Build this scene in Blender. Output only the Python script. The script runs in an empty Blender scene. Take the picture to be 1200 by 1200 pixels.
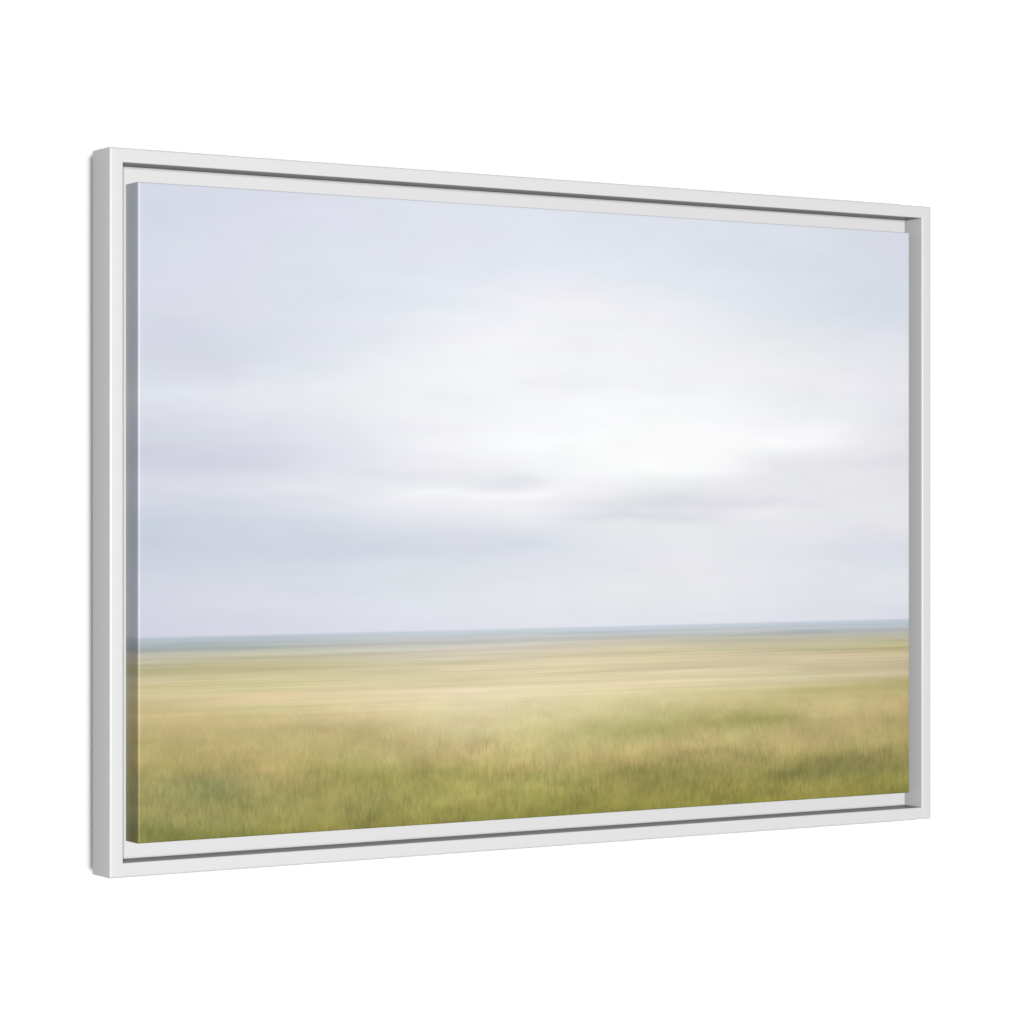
import bpy, bmesh, math
import numpy as np
from mathutils import Vector

IN = 0.0254                      # the piece is measured in inches
sc = bpy.context.scene

# ------------------------------------------------------------------ sizes (inches)
FW, FH = 38.307, 26.367          # outer frame
RAIL = 0.527                     # face width of a rail
DEPTH = 1.550                    # depth of the frame
LEDGE = 1.156                    # depth at which the canvas sits on the inner ledge
CW, CH = 36.0, 24.0              # stretched canvas
CX0 = 1.139                      # left margin from the outer frame edge
CREC = 0.055                     # canvas face lies this far behind the frame face
GAP = 0.42                        # the frame hangs this far off the wall
EYE = 1.50                       # height of the centre, metres

# ------------------------------------------------------------------ camera
F_PX, TH = 3367.31, 0.5557
X0, Z0 = -14.4833, 103.4983
c_, s_ = math.cos(TH), math.sin(TH)
cu = -(X0 * c_ + Z0 * s_)        # along the frame from its left edge
cdp = X0 * s_ - Z0 * c_          # depth, negative = in front of the frame
cam_d = bpy.data.cameras.new('camera')
cam = bpy.data.objects.new('camera', cam_d)
sc.collection.objects.link(cam)
cam.location = ((cu - FW / 2) * IN, cdp * IN, EYE)
cam.rotation_euler = (math.pi / 2, 0, -TH)
cam_d.sensor_width = 36
cam_d.sensor_fit = 'HORIZONTAL'
cam_d.lens = 36 * F_PX / 1200
cam_d.shift_y = 0.8 / 1200
cam_d.clip_start, cam_d.clip_end = 0.05, 200
sc.camera = cam

# ------------------------------------------------------------------ light
KEY, AMB = 1.20, 0.22            # share of the face brightness from each
KANG = math.radians(26.4)        # the key stands to the left of the picture's normal
KDIST = 12.0
w = bpy.data.worlds.new('World')
sc.world = w
w.use_nodes = True
w.node_tree.nodes['Background'].inputs[0].default_value = (1, 1, 1, 1)
w.node_tree.nodes['Background'].inputs[1].default_value = AMB


def softbox(name, irr, loc, aim, sx, sy):
    d = bpy.data.lights.new(name, 'AREA')
    d.shape = 'RECTANGLE'
    d.size, d.size_y = sx, sy
    v = Vector(aim) - Vector(loc)
    # brightness 'irr' on a white surface that faces along -y at the aim point
    d.energy = irr * math.pi * math.pi * v.length ** 2 / (abs(v.y) / v.length) * 1.0
    o = bpy.data.objects.new(name, d)
    sc.collection.objects.link(o)
    o.location = loc
    o.rotation_euler = v.to_track_quat('-Z', 'Y').to_euler()
    return o


# key lights only the piece; added lamp whitens the wall and shapes its shadow
key = softbox('key_softbox', KEY, (-KDIST * math.sin(KANG), -KDIST * math.cos(KANG), EYE + 0.15),
              (0, 0, EYE), 1.1, 2.4)
back = softbox('added_wall_light', 2.5, (-0.45, -5.0, EYE), (-0.45, 0, EYE), 5.4, 6.0)
for lamp, coll in ((key, 'lit_by_key'), (back, 'lit_by_added_wall_light')):
    lamp.light_linking.receiver_collection = bpy.data.collections.new(coll)

# ------------------------------------------------------------------ exposure, renderer
sc.view_settings.view_transform = 'Standard'
sc.view_settings.look = 'None'
sc.view_settings.exposure = 0
sc.view_settings.gamma = 1
sc.view_settings.use_curve_mapping = False
sc.render.engine = 'CYCLES'
sc.cycles.diffuse_bounces = 0    # studio packshot: lamp and ambient light only
sc.cycles.glossy_bounces = 1
sc.cycles.use_denoising = True
sc.render.film_transparent = False
sc.render.filter_size = 1.5

FACE = KEY + AMB                 # irradiance on the face of the piece


# ------------------------------------------------------------------ materials
def new_mat(name):
    m = bpy.data.materials.new(name)
    m.use_nodes = True
    nt = m.node_tree
    return m, nt, nt.nodes['Principled BSDF']


def painted(name, value, rough, spec=0.5, grain=0.010, lustre=1.0):
    m, nt, b = new_mat(name)
    tc = nt.nodes.new('ShaderNodeTexCoord')
    n = nt.nodes.new('ShaderNodeTexNoise')
    n.inputs['Scale'].default_value = 90
    n.inputs['Detail'].default_value = 3
    nt.links.new(tc.outputs['Object'], n.inputs['Vector'])
    r = nt.nodes.new('ShaderNodeMapRange')
    r.inputs['To Min'].default_value = value * (1 - grain)
    r.inputs['To Max'].default_value = value * (1 + grain)
    nt.links.new(n.outputs['Fac'], r.inputs['Value'])
    cc = nt.nodes.new('ShaderNodeCombineColor')
    for i in range(3):
        nt.links.new(r.outputs['Result'], cc.inputs[i])
    nt.links.new(cc.outputs[0], b.inputs['Base Color'])
    b.inputs['Roughness'].default_value = rough
    b.inputs['Specular IOR Level'].default_value = spec
    if lustre < 1:
        # eggshell lacquer: part matt pigment, part clear film
        df = nt.nodes.new('ShaderNodeBsdfDiffuse')
        mx = nt.nodes.new('ShaderNodeMixShader')
        mx.inputs[0].default_value = lustre
        nt.links.new(cc.outputs[0], df.inputs['Color'])
        nt.links.new(df.outputs[0], mx.inputs[1])
        nt.links.new(b.outputs[0], mx.inputs[2])
        nt.links.new(mx.outputs[0], nt.nodes['Material Output'].inputs['Surface'])
    return m


M_wall = painted('wall_paint', 0.90, 0.9, 0.0, 0.002)
M_frame = painted('white_frame_lacquer', 0.565, 0.22, 0.85, 0.006, 0.31)
M_ledge = painted('lightened_ledge_lacquer', 0.615, 0.6, 0.1, 0.006)  # frame lacquer coloured lighter here to offset the shade in the recess


def link(o, parent=None):
    sc.collection.objects.link(o)
    if o.type == 'MESH':
        lamp = key if parent is not None else back
        lamp.light_linking.receiver_collection.objects.link(o)
    if parent is not None:
        o.parent = parent
    return o


# ------------------------------------------------------------------ wall
def make_wall():
    bm = bmesh.new()
    y = (DEPTH + GAP) * IN
    a = [bm.verts.new((x, yy, z)) for yy in (y, y + 0.12) for x, z in
         ((-7, -5.5), (7, -5.5), (7, 8.5), (-7, 8.5))]
    bm.faces.new([a[0], a[1], a[2], a[3]])
    bm.faces.new([a[7], a[6], a[5], a[4]])
    for i in range(4):
        j = (i + 1) % 4
        bm.faces.new([a[j], a[i], a[i + 4], a[j + 4]])
    me = bpy.data.meshes.new('wall')
    bm.normal_update()
    bm.to_mesh(me)
    bm.free()
    me.materials.append(M_wall)
    o = link(bpy.data.objects.new('wall', me))
    o['kind'] = 'structure'
    o['label'] = 'plain pure white wall behind the framed canvas'
    return o


make_wall()

# ------------------------------------------------------------------ the framed canvas
root = link(bpy.data.objects.new('framed_canvas', None))
root.location = (0, 0, EYE)
root['label'] = 'white floater frame holding a stretched canvas print of a blurred grass plain under pale clouds'
root['category'] = 'framed picture'


def arc(cx, cy, r, a0, a1, n):
    return [(cx + r * math.cos(math.radians(a0 + (a1 - a0) * i / n)),
             cy + r * math.sin(math.radians(a0 + (a1 - a0) * i / n))) for i in range(n + 1)]


def rail_profile():
    # (w, d): w = distance inward from the outer edge, d = depth behind the face
    r, ri = 0.070, 0.050
    p = []
    p += [(0, DEPTH)]
    p += [(a, b) for a, b in arc(r, r, r, 180, 270, 6)]                    # outer face edge
    p += [(a, b) for a, b in arc(RAIL - ri, ri, ri, 270, 360, 6)]          # inner face edge
    p += [(RAIL, LEDGE + 0.2), (RAIL, DEPTH)]
    return p


def make_rail(side):
    """one mitred rail; the ends are cut at 45 degrees"""
    prof = rail_profile()
    L = (FW if side in ('top', 'bottom') else FH) / 2
    Hh = (FH if side in ('top', 'bottom') else FW) / 2
    bm = bmesh.new()
    ends = []
    for sgn in (-1, 1):
        ring = []
        for w_, d in prof:
            a = sgn * (L - w_)          # along the rail
            b = Hh - w_                 # outward from the centre
            if side == 'top':
                co = (a, d, b)
            elif side == 'bottom':
                co = (-a, d, -b)
            elif side == 'right':
                co = (b, d, -a)
            else:
                co = (-b, d, a)
            ring.append(bm.verts.new([q * IN for q in co]))
        ends.append(ring)
    n = len(prof)
    for i in range(n):
        j = (i + 1) % n
        f = bm.faces.new([ends[0][i], ends[1][i], ends[1][j], ends[0][j]])
        f.smooth = True
    bm.faces.new(ends[0][::-1])
    bm.faces.new(ends[1])
    bmesh.ops.recalc_face_normals(bm, faces=bm.faces)
    me = bpy.data.meshes.new('frame_rail')
    bm.to_mesh(me)
    bm.free()
    me.materials.append(M_frame)
    # hard edges stay hard
    me.set_sharp_from_angle(angle=math.radians(35))
    return link(bpy.data.objects.new('frame_rail', me), root)


for side in ('left', 'top', 'right', 'bottom'):
    make_rail(side)


def make_ledge():
    """the flat inner ledge the canvas is screwed to: a ring that runs under the canvas"""
    bm = bmesh.new()
    ox, oz = FW / 2 - RAIL - 0.002, FH / 2 - RAIL - 0.002
    ix, iz = ox - 2.2, oz - 2.2
    y0, y1 = LEDGE, LEDGE + 0.30

    def ring(x, z, y):
        return [bm.verts.new((a * x * IN, y * IN, b * z * IN)) for a, b in ((-1, -1), (1, -1), (1, 1), (-1, 1))]
    A, B, C, D = ring(ox, oz, y0), ring(ix, iz, y0), ring(ix, iz, y1), ring(ox, oz, y1)
    for P, Q in ((A, B), (B, C), (C, D), (D, A)):
        for i in range(4):
            j = (i + 1) % 4
            bm.faces.new([P[i], P[j], Q[j], Q[i]])
    bmesh.ops.recalc_face_normals(bm, faces=bm.faces)
    me = bpy.data.meshes.new('inner_ledge')
    bm.to_mesh(me)
    bm.free()
    me.materials.append(M_ledge)
    return link(bpy.data.objects.new('inner_ledge', me), root)


make_ledge()

# ------------------------------------------------------------------ the printed landscape
# colour swatches of the print: (u from the left, v from the top, R, G, B)
SKY = [
    (0.003,0.0155,213,218,230), (0.132,0.0080,217,220,233), (0.283,0.0056,222,226,237), (0.443,0.0058,224,228,238), (0.612,0.0090,222,226,237),
    (0.790,0.0093,220,225,235), (0.986,0.0199,216,219,231), (0.003,0.0993,214,219,231), (0.132,0.0898,220,223,235), (0.283,0.0788,223,227,238),
    (0.443,0.0811,226,230,240), (0.612,0.0835,225,230,240), (0.790,0.0860,220,226,237), (0.986,0.0883,216,221,232), (0.003,0.1766,216,219,231),
    (0.132,0.1690,221,224,235), (0.232,0.1564,223,228,238), (0.336,0.1570,227,232,241), (0.443,0.1507,237,238,244), (0.554,0.1441,238,239,244),
    (0.670,0.1445,234,237,243), (0.790,0.1450,223,229,238), (0.986,0.1491,217,223,233), (0.003,0.2411,213,216,228), (0.084,0.2373,213,217,229),
    (0.162,0.2336,221,225,235), (0.252,0.2293,227,231,239), (0.357,0.2244,240,241,246), (0.443,0.2203,243,244,248), (0.537,0.2230,242,243,247),
    (0.623,0.2118,243,244,248), (0.790,0.2040,235,236,241), (0.986,0.2099,228,230,236), (0.003,0.2798,216,219,230), (0.084,0.2792,217,219,230),
    (0.182,0.2753,223,228,236), (0.283,0.2685,237,239,244), (0.443,0.2900,244,245,249), (0.543,0.2864,244,245,249), (0.729,0.2798,241,242,246),
    (0.986,0.2707,230,231,237), (0.003,0.3185,220,225,234), (0.132,0.3142,228,231,237), (0.252,0.3102,236,238,242), (0.399,0.3192,243,244,248),
    (0.554,0.3286,248,249,251), (0.729,0.3382,247,248,250), (0.852,0.3053,237,238,242), (0.986,0.3315,229,230,236), (0.003,0.3636,214,217,229),
    (0.132,0.3604,222,225,234), (0.232,0.3579,232,234,240), (0.357,0.3479,243,244,248), (0.487,0.3586,248,249,251), (0.623,0.3553,249,250,251),
    (0.790,0.3484,245,246,249), (0.864,0.3645,248,248,250), (0.986,0.3696,229,229,234), (0.003,0.3984,209,212,224), (0.064,0.3947,212,215,227),
    (0.152,0.3996,217,220,232), (0.252,0.3911,230,233,240), (0.357,0.3891,242,243,247), (0.487,0.3936,247,248,250), (0.623,0.3912,251,251,252),
    (0.741,0.3891,250,250,251), (0.864,0.3944,240,240,243), (0.986,0.4000,227,227,233), (0.003,0.4255,210,212,225), (0.084,0.4270,211,213,226),
    (0.152,0.4301,216,218,229), (0.252,0.4288,228,230,238), (0.336,0.4333,234,235,240), (0.443,0.4362,238,239,243), (0.487,0.4428,240,241,244),
    (0.623,0.4271,250,251,251), (0.741,0.4286,246,246,248), (0.790,0.4222,236,236,240), (0.915,0.4311,232,232,237), (0.986,0.4380,227,227,232),
    (0.003,0.4538,216,218,230), (0.132,0.4488,221,223,232), (0.232,0.4559,230,231,238), (0.336,0.4647,238,239,243), (0.443,0.4543,229,230,236),
    (0.487,0.4610,240,240,244), (0.554,0.4662,240,240,244), (0.670,0.4627,230,231,236), (0.790,0.4546,232,232,237), (0.986,0.4714,228,228,234),
    (0.003,0.4835,212,216,228), (0.132,0.4857,216,219,229), (0.212,0.4829,228,229,237), (0.315,0.4853,235,236,241), (0.443,0.4877,240,241,245),
    (0.554,0.4918,228,230,235), (0.646,0.4988,225,226,231), (0.729,0.4842,229,229,235), (0.790,0.4914,234,234,239), (0.986,0.4957,231,231,236),
    (0.003,0.5144,204,210,223), (0.132,0.5148,211,216,227), (0.252,0.5191,218,222,231), (0.357,0.5154,226,228,235), (0.465,0.5240,228,231,237),
    (0.600,0.5203,232,233,237), (0.790,0.5209,231,232,237), (0.986,0.5292,228,228,234), (0.003,0.5505,201,207,220), (0.132,0.5517,206,212,224),
    (0.252,0.5501,210,215,227), (0.357,0.5469,215,219,229), (0.443,0.5435,217,221,231), (0.554,0.5556,225,228,235), (0.729,0.5572,231,232,237),
    (0.864,0.5585,227,229,235), (0.986,0.5748,219,223,232), (0.003,0.5892,207,212,224), (0.132,0.5913,213,217,228), (0.283,0.5911,219,223,232),
    (0.443,0.5894,225,228,235), (0.612,0.5991,230,231,236), (0.790,0.5991,229,231,236), (0.986,0.6174,225,227,233), (0.003,0.6343,210,213,225),
    (0.132,0.6375,217,220,231), (0.283,0.6344,222,226,234), (0.443,0.6382,227,230,236), (0.612,0.6421,230,232,236), (0.790,0.6463,229,230,236),
    (0.986,0.6508,224,226,233), (0.003,0.6756,208,210,223), (0.132,0.6745,214,217,229), (0.283,0.6751,221,224,235), (0.443,0.6730,226,228,234),
    (0.612,0.6707,228,230,236), (0.790,0.6698,226,228,235), (0.986,0.6691,221,223,232),
]
FIELD = [
    (0.003,0.6911,181,192,201), (0.132,0.6903,187,196,205), (0.378,0.6931,199,207,215), (0.612,0.6951,199,206,214), (0.852,0.6953,193,200,208),
    (0.986,0.6964,187,196,206), (0.003,0.7014,175,186,190), (0.132,0.6995,181,190,194), (0.378,0.7000,193,198,202), (0.612,0.7008,193,199,203),
    (0.852,0.7013,187,192,196), (0.986,0.7040,183,190,196), (0.003,0.7091,166,171,168), (0.132,0.7088,174,179,174), (0.378,0.7069,195,195,192),
    (0.612,0.7066,191,193,189), (0.852,0.7087,173,178,178), (0.986,0.7101,177,181,178), (0.003,0.7156,192,191,175), (0.132,0.7154,198,195,178),
    (0.378,0.7152,206,204,194), (0.612,0.7123,200,197,182), (0.852,0.7162,196,191,176), (0.986,0.7177,188,185,168), (0.003,0.7259,193,188,163),
    (0.132,0.7246,198,193,166), (0.378,0.7234,210,202,184), (0.612,0.7209,206,199,176), (0.852,0.7251,191,185,160), (0.986,0.7268,180,174,146),
    (0.003,0.7362,184,178,139), (0.132,0.7352,192,184,145), (0.378,0.7345,214,205,180), (0.612,0.7295,214,204,172), (0.852,0.7326,198,193,157),
    (0.986,0.7344,192,186,144), (0.003,0.7465,186,177,139), (0.132,0.7457,193,185,145), (0.378,0.7413,203,195,162), (0.612,0.7366,208,197,162),
    (0.852,0.7385,192,185,150), (0.986,0.7420,184,172,130), (0.003,0.7555,208,196,158), (0.132,0.7550,212,200,158), (0.378,0.7524,227,213,180),
    (0.612,0.7467,224,210,175), (0.852,0.7460,205,192,160), (0.986,0.7496,200,186,150), (0.003,0.7659,205,193,146), (0.132,0.7655,204,196,148),
    (0.378,0.7620,213,202,166), (0.612,0.7567,216,202,166), (0.852,0.7579,214,200,167), (0.986,0.7603,197,185,150), (0.003,0.7749,207,198,150),
    (0.132,0.7761,213,202,157), (0.378,0.7744,216,206,166), (0.612,0.7739,226,211,175), (0.852,0.7698,200,188,154), (0.986,0.7740,195,182,148),
    (0.003,0.7852,206,190,145), (0.132,0.7853,230,208,165), (0.378,0.7882,237,220,188), (0.612,0.7853,232,216,179), (0.852,0.7847,211,199,164),
    (0.986,0.7876,204,190,156), (0.003,0.7981,201,184,134), (0.132,0.7998,209,197,148), (0.378,0.8020,230,216,177), (0.612,0.7997,223,211,164),
    (0.852,0.7966,209,196,155), (0.986,0.7968,185,173,125), (0.003,0.8149,204,187,136), (0.132,0.8183,206,189,137), (0.263,0.8257,214,196,148),
    (0.378,0.8185,222,209,166), (0.612,0.8140,210,199,150), (0.852,0.8085,194,184,129), (0.986,0.8150,180,169,116), (0.003,0.8316,186,171,119),
    (0.132,0.8355,192,176,123), (0.263,0.8433,194,178,127), (0.378,0.8364,214,200,155), (0.612,0.8312,204,194,143), (0.729,0.8347,196,184,129),
    (0.852,0.8293,200,186,133), (0.986,0.8363,198,178,129), (0.003,0.8497,178,165,111), (0.132,0.8579,190,174,119), (0.263,0.8635,192,178,121),
    (0.378,0.8571,206,192,143), (0.465,0.8651,202,190,135), (0.612,0.8655,174,168,109), (0.729,0.8522,172,165,105), (0.790,0.8556,164,158,99),
    (0.852,0.8532,192,178,123), (0.986,0.8606,180,164,111), (0.003,0.8703,180,165,111), (0.064,0.8705,188,170,111), (0.132,0.8790,186,170,115),
    (0.263,0.8838,188,174,117), (0.378,0.8777,202,184,131), (0.487,0.8918,192,178,121), (0.612,0.8827,188,176,119), (0.729,0.8785,186,174,117),
    (0.852,0.8859,190,172,119), (0.986,0.8865,178,162,107), (0.003,0.8922,162,152,95), (0.064,0.8927,170,156,99), (0.132,0.8975,180,164,107),
    (0.172,0.8910,176,162,103), (0.263,0.9040,168,160,99), (0.378,0.8956,192,176,119), (0.487,0.9128,184,170,111), (0.612,0.9028,190,172,113),
    (0.729,0.9004,186,170,111), (0.852,0.9038,188,170,115), (0.986,0.9093,174,160,101), (0.003,0.9141,160,152,97), (0.055,0.9129,154,151,96),
    (0.098,0.9161,150,150,97), (0.132,0.9279,154,147,92), (0.212,0.9205,163,153,92), (0.263,0.9176,150,146,83), (0.378,0.9190,166,158,93),
    (0.487,0.9268,174,165,102), (0.577,0.9333,151,144,83), (0.646,0.9382,143,137,79), (0.729,0.9296,166,154,94), (0.864,0.9344,139,132,77),
    (0.986,0.9397,151,143,85), (0.003,0.9373,157,150,93), (0.098,0.9344,145,144,87), (0.172,0.9482,157,150,90), (0.263,0.9446,156,150,88),
    (0.378,0.9425,170,161,94), (0.487,0.9507,169,162,94), (0.600,0.9564,152,145,80), (0.729,0.9544,155,146,82), (0.871,0.9513,125,124,72),
    (0.986,0.9579,146,141,79), (0.003,0.9606,148,144,87), (0.084,0.9634,153,148,90), (0.172,0.9707,147,142,83), (0.263,0.9716,149,144,82),
    (0.378,0.9673,164,157,89), (0.487,0.9731,154,149,80), (0.600,0.9735,150,143,76), (0.729,0.9734,152,145,76), (0.864,0.9732,148,141,76),
    (0.986,0.9777,145,140,73), (0.003,0.9786,135,134,77), (0.084,0.9830,139,139,80), (0.172,0.9880,147,143,78), (0.263,0.9878,145,141,76),
    (0.378,0.9838,151,147,78), (0.487,0.9872,143,139,72), (0.600,0.9878,147,141,72), (0.729,0.9865,147,141,72), (0.864,0.9881,151,143,76),
    (0.986,0.9914,137,135,66), (0.003,0.9941,133,131,70), (0.084,0.9961,129,129,68), (0.172,0.9973,145,137,72), (0.263,0.9959,141,135,70),
    (0.378,0.9948,147,141,74), (0.487,0.9970,135,133,64), (0.600,0.9992,141,137,66), (0.729,0.9953,143,137,66), (0.864,0.9971,147,137,68),
    (0.986,0.9975,133,131,60),
]

STREAKS = [
    (0.177, 0.230, 0.4789, 0.0067, -7, -7, -6),
    (0.304, 0.492, 0.4699, 0.0083, 10, 10, 9),
    (0.498, 0.756, 0.4357, 0.0172, 4, 4, 4),
    (0.504, 0.862, 0.4844, 0.0101, -5, -5, -4),
    (0.247, 0.367, 0.4404, 0.0082, -5, -5, -4),
    (0.003, 0.162, 0.4283, 0.0105, -3, -3, -2),
    (0.132, 0.399, 0.5637, 0.0122, -4, -3, -2),
    (0.520, 0.543, 0.2218, 0.0127, -6, -6, -4),
    (0.441, 0.571, 0.2864, 0.0099, -4, -4, -2),
    (0.509, 0.568, 0.3503, 0.0113, -3, -3, 0),
    (0.766, 0.896, 0.3786, 0.0089, 7, 7, 7),
    (0.768, 1.000, 0.4105, 0.0135, -6, -6, -4),
    (0.439, 0.489, 0.4444, 0.0084, -8, -7, -6),
    (0.399, 0.504, 0.4710, 0.0084, 6, 6, 5),
    (0.504, 0.711, 0.5074, 0.0072, -9, -9, -7),
    (0.641, 0.862, 0.4813, 0.0088, -6, -6, -5),
    (0.735, 0.805, 0.5062, 0.0073, 5, 5, 5),
    (0.439, 0.487, 0.5506, 0.0098, -6, -4, 0),
    (0.487, 0.554, 0.1631, 0.0141, 3, 3, 2),
    (0.315, 0.410, 0.1857, 0.0124, 4, 4, 3),
    (0.263, 0.399, 0.3623, 0.0082, -4, -4, -3),
    (0.600, 0.790, 0.4408, 0.0073, -4, -4, -3),
    (0.003, 0.252, 0.5148, 0.0092, -4, -2, 0),
    (0.766, 1.000, 0.5586, 0.0150, -4, -3, -1),
    (0.554, 0.766, 0.3112, 0.0130, 3, 3, 3),
    (0.399, 0.554, 0.3868, 0.0140, 4, 4, 4),
    (0.036, 0.192, 0.4661, 0.0066, 5, 5, 5),
    (0.003, 0.093, 0.3170, 0.0104, 4, 4, 4),
    (0.487, 0.623, 0.5911, 0.0085, -3, -3, -1),
    (0.132, 0.304, 0.6195, 0.0067, -3, -3, -2),
]

HORIZON = 0.6895


def rbf(table, warp, eps, smooth):
    t = np.array(table, dtype=float)
    P = np.stack([t[:, 0], warp(t[:, 1])], 1)
    Cc = t[:, 2:5]
    D = np.sqrt(((P[:, None] - P[None]) ** 2).sum(-1) + eps ** 2)
    n = len(t)
    A = np.zeros((n + 3, n + 3))
    A[:n, :n] = -D + smooth * np.eye(n)
    A[:n, n] = 1
    A[:n, n + 1:] = P
    A[n:, :n] = A[:n, n:].T
    W = np.linalg.solve(A, np.vstack([Cc, np.zeros((3, 3))]))

    def ev(u, v):
        Q = np.stack([u, warp(v)], 1)
        out = np.empty((len(u), 3))
        for k in range(0, len(u), 8000):
            q = Q[k:k + 8000]
            d = np.sqrt(((q[:, None] - P[None]) ** 2).sum(-1) + eps ** 2)
            out[k:k + 8000] = -d @ W[:n] + W[n] + q @ W[n + 1:]
        return out
    return ev


sky_f = rbf(SKY, lambda v: v * 3.0, 0.02, 0.004)
fld_f = rbf(FIELD, lambda v: 0.75 * np.log1p(np.maximum(v - 0.685, 0) / 0.035), 0.02, 0.003)


def s2l(c):
    c = np.clip(c, 0, 255) / 255.0
    return np.where(c <= 0.04045, c / 12.92, ((c + 0.055) / 1.055) ** 2.4)


def make_canvas():
    R = 0.06
    dep = LEDGE - CREC - 0.004

    def path(length, knots):
        """positions along the wrapped sheet: (flat coordinate, position, depth)"""
        out = []
        side = np.linspace(dep, R, 9)
        arcs = np.linspace(0, 90, 6)[1:-1]
        for d in side:
            out.append((-d, 0.0, d))
        for a in arcs:
            q = math.radians(a)
            out.append((-R + R * a / 90 * 1.5, R - R * math.cos(q), R - R * math.sin(q)))
        for k in knots:
            out.append((R + k * (length - 2 * R), R + k * (length - 2 * R), 0.0))
        for a in arcs[::-1]:
            q = math.radians(a)
            out.append((length + R - R * a / 90 * 1.5, length - R + R * math.cos(q), R - R * math.sin(q)))
        for d in side[::-1]:
            out.append((length + d, length, d))
        return np.array(out)

    ks = np.linspace(0, 1, 260)
    kt = np.concatenate([np.linspace(0, 0.68, 130)[:-1], np.linspace(0.68, 0.84, 120)[:-1],
                         np.linspace(0.84, 1, 60)])
    Sx, Tz = path(CW, ks), path(CH, kt)
    ns, ntt = len(Sx), len(Tz)
    x = CX0 - FW / 2 + Sx[:, 1]
    z = CH / 2 - Tz[:, 1]
    d = np.maximum(Sx[None, :, 2], Tz[:, None, 2])
    X = np.broadcast_to(x[None, :], (ntt, ns))
    Z = np.broadcast_to(z[:, None], (ntt, ns))
    V = np.stack([X, CREC + d, Z], -1).reshape(-1, 3) * IN
    idx = np.arange(ns * ntt).reshape(ntt, ns)
    F = np.stack([idx[:-1, :-1], idx[1:, :-1], idx[1:, 1:], idx[:-1, 1:]], -1).reshape(-1, 4)
    # drop the folded corner squares where both directions are deep in the wrap
    both = ((Sx[None, :, 2] > R * 1.01) & (Tz[:, None, 2] > R * 1.01)).reshape(-1)
    F = F[~both[F].all(1)]
    me = bpy.data.meshes.new('canvas_print')
    me.from_pydata(V.tolist(), [], F.tolist())
    # the printed image mirrors itself round the wrapped edges
    u = (Sx[:, 0] / CW)
    v = (Tz[:, 0] / CH)
    U = np.broadcast_to(u[None, :], (ntt, ns)).reshape(-1).copy()
    Vv = np.broadcast_to(v[:, None], (ntt, ns)).reshape(-1).copy()
    um = np.clip(np.abs(U), 0, None)
    um = np.where(um > 1, 2 - um, um)
    vm = np.abs(Vv)
    vm = np.where(vm > 1, 2 - vm, vm)
    sky = sky_f(um, vm)
    for a0, a1, vc, hh, dr, dg, db in STREAKS:      # thin cloud strata
        soft = 0.10 * (a1 - a0) + 0.006
        wu = 1 / (1 + np.exp(-(um - a0) / soft * 1.6)) - 1 / (1 + np.exp(-(um - a1) / soft * 1.6))
        wav = 0.003 * np.sin(um * 37 + vc * 90) + 0.0015 * np.sin(um * 91 + vc * 300)
        g = wu * np.exp(-((vm - vc - wav) / hh) ** 2)
        sky = sky + 0.7 * g[:, None] * np.array([dr, dg, db], dtype=float)
    fld = fld_f(um, vm)
    k = np.clip((vm - HORIZON + 0.0024) / 0.0048, 0, 1)[:, None]
    k = k * k * (3 - 2 * k)
    col = sky * (1 - k) + fld * k
    lin = s2l(col) / FACE * (0.985 + 0.075 * um)[:, None]  # ink brightened towards the right to cancel the key lamp's falloff
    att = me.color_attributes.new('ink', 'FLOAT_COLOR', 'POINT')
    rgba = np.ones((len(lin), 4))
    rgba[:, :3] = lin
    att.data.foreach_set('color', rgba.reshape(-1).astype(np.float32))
    uvl = me.uv_layers.new(name='sheet')
    loops = np.empty(len(me.loops), dtype=np.int32)
    me.loops.foreach_get('vertex_index', loops)
    uvl.data.foreach_set('uv', np.stack([um[loops], vm[loops]], 1).reshape(-1).astype(np.float32))
    me.polygons.foreach_set('use_smooth', [True] * len(me.polygons))
    me.update()
    return me


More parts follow.
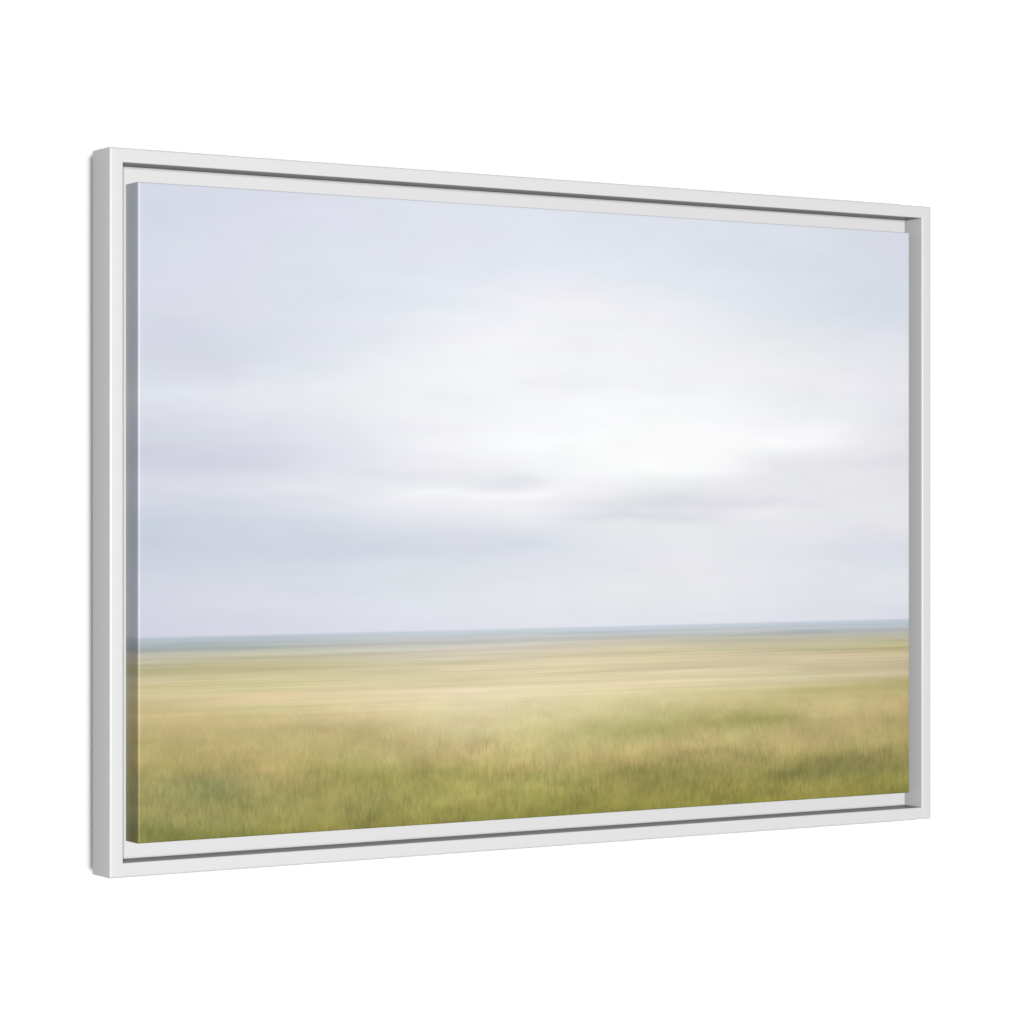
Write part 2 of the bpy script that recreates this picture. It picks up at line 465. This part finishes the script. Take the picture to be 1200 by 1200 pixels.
def canvas_material():
    m, nt, b = new_mat('printed_canvas')
    N, Lk = nt.nodes, nt.links
    ink = N.new('ShaderNodeAttribute')
    ink.attribute_name = 'ink'
    uv = N.new('ShaderNodeUVMap')
    uv.uv_map = 'sheet'
    sep = N.new('ShaderNodeSeparateXYZ')
    Lk.new(uv.outputs[0], sep.inputs[0])

    # blades lean into the patches: feather the patch edges upward and downward
    mpw = N.new('ShaderNodeMapping')
    mpw.inputs['Scale'].default_value = (300, 20, 1)
    Lk.new(uv.outputs[0], mpw.inputs[0])
    wn = N.new('ShaderNodeTexNoise')
    wn.inputs['Scale'].default_value = 1
    wn.inputs['Detail'].default_value = 3
    Lk.new(mpw.outputs[0], wn.inputs['Vector'])
    wsub = N.new('ShaderNodeMath')
    wsub.operation = 'MULTIPLY_ADD'
    wsub.inputs[1].default_value = 0.040
    wsub.inputs[2].default_value = -0.020
    Lk.new(wn.outputs['Fac'], wsub.inputs[0])
    wxy = N.new('ShaderNodeCombineXYZ')
    Lk.new(wsub.outputs[0], wxy.inputs[1])
    wadd = N.new('ShaderNodeVectorMath')
    wadd.operation = 'ADD'
    Lk.new(uv.outputs[0], wadd.inputs[0])
    Lk.new(wxy.outputs[0], wadd.inputs[1])

    def noise(su, sv, detail=2.0, off=0.0, rough=0.5, dist=0.0, feather=False):
        mp = N.new('ShaderNodeMapping')
        mp.inputs['Scale'].default_value = (su, sv, 1)
        mp.inputs['Location'].default_value = (off, off * 1.7, off)
        Lk.new(wadd.outputs[0] if feather else uv.outputs[0], mp.inputs[0])
        n = N.new('ShaderNodeTexNoise')
        n.inputs['Scale'].default_value = 1
        n.inputs['Detail'].default_value = detail
        n.inputs['Roughness'].default_value = rough
        n.inputs['Distortion'].default_value = dist
        Lk.new(mp.outputs[0], n.inputs['Vector'])
        return n.outputs['Fac']

    def mask(v0, v1, v2=None, v3=None):
        r = N.new('ShaderNodeMapRange')
        r.interpolation_type = 'SMOOTHSTEP'
        r.inputs['From Min'].default_value = v0
        r.inputs['From Max'].default_value = v1
        Lk.new(sep.outputs['Y'], r.inputs['Value'])
        if v2 is None:
            return r.outputs[0]
        q = N.new('ShaderNodeMapRange')
        q.interpolation_type = 'SMOOTHSTEP'
        q.inputs['From Min'].default_value = v2
        q.inputs['From Max'].default_value = v3
        q.inputs['To Min'].default_value = 1
        q.inputs['To Max'].default_value = 0
        Lk.new(sep.outputs['Y'], q.inputs['Value'])
        return math_('MULTIPLY', r.outputs[0], q.outputs[0])

    def math_(op, a, bb):
        n = N.new('ShaderNodeMath')
        n.operation = op
        if op == 'MULTIPLY_ADD':
            n.inputs[2].default_value = 0.2
        for i, q in enumerate((a, bb)):
            if isinstance(q, (int, float)):
                n.inputs[i].default_value = q
            else:
                Lk.new(q, n.inputs[i])
        return n.outputs[0]

    def term(fac, amp, msk):
        t = math_('SUBTRACT', fac, 0.5)
        t = math_('MULTIPLY', t, amp * 2)
        return math_('MULTIPLY', t, msk) if msk is not None else t

    far = mask(0.690, 0.702, 0.76, 0.86)
    mid = mask(0.76, 0.86)
    near = mask(0.80, 0.95)
    sky = mask(0.0, 0.01, 0.68, 0.689)
    # how strongly single blades show differs from patch to patch
    vary = math_('MULTIPLY', near, math_('MULTIPLY_ADD', noise(9, 22, 2, 50.0), 1.6))
    lum = [term(noise(4.5, 130, 2.5, 3.1), 0.20, far),
           term(noise(2.0, 330, 2, 63.1), 0.15, far),
           term(noise(13, 34, 2, 8.3, 0.5, 0, True), 0.22, mid),
           term(noise(38, 60, 2, 18.3, 0.5, 0, True), 0.16, mid),
           term(noise(330, 62, 3, 1.3, 0.65), 0.30, vary),
           term(noise(60, 42, 3, 71.3, 0.6, 0, True), 0.22, near),
           term(noise(17, 21, 3, 93.0, 0.55, 0.3, True), 0.30, near),
           term(noise(190, 34, 3, 5.7, 0.6), 0.13, vary),
           term(noise(5, 24, 4, 2.2, 0.55, 0.6), 0.030, sky),
           term(noise(9, 11, 5, 55.5, 0.6, 0.5), 0.045, sky),
           term(noise(20, 60, 4, 7.7), 0.014, sky)]
    s = lum[0]
    for t in lum[1:]:
        s = math_('ADD', s, t)
    gain = math_('ADD', s, 1.0)
    mul = N.new('ShaderNodeVectorMath')
    mul.operation = 'SCALE'
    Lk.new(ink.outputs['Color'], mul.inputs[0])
    Lk.new(gain, mul.inputs['Scale'])
    # warm tan against green: push red and blue one way or the other
    hue = term(noise(11, 40, 3, 12.9, 0.5, 0, True), 0.12, mid)
    hue = math_('ADD', hue, term(noise(170, 40, 3, 22.0, 0.6), 0.10, near))
    hue = math_('ADD', hue, term(noise(3, 120, 3, 31.0), 0.08, far))
    hue = math_('ADD', hue, term(noise(7, 18, 3, 41.0), 0.03, sky))
    rr = math_('ADD', hue, 1.0)
    bb = math_('ADD', math_('MULTIPLY', hue, 0.6), 1.0)
    cc = N.new('ShaderNodeCombineXYZ')
    Lk.new(rr, cc.inputs[0])
    cc.inputs[1].default_value = 1.0
    Lk.new(bb, cc.inputs[2])
    m2 = N.new('ShaderNodeVectorMath')
    m2.operation = 'MULTIPLY'
    Lk.new(mul.outputs[0], m2.inputs[0])
    Lk.new(cc.outputs[0], m2.inputs[1])
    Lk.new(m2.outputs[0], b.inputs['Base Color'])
    b.inputs['Roughness'].default_value = 0.36
    b.inputs['Specular IOR Level'].default_value = 0.32
    b.inputs['Sheen Weight'].default_value = 0.22
    b.inputs['Sheen Roughness'].default_value = 0.35
    return m


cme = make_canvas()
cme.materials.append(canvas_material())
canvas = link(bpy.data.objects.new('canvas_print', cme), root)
canvas['label'] = 'stretched canvas printed with a blurred yellow green plain under a pale cloudy sky'
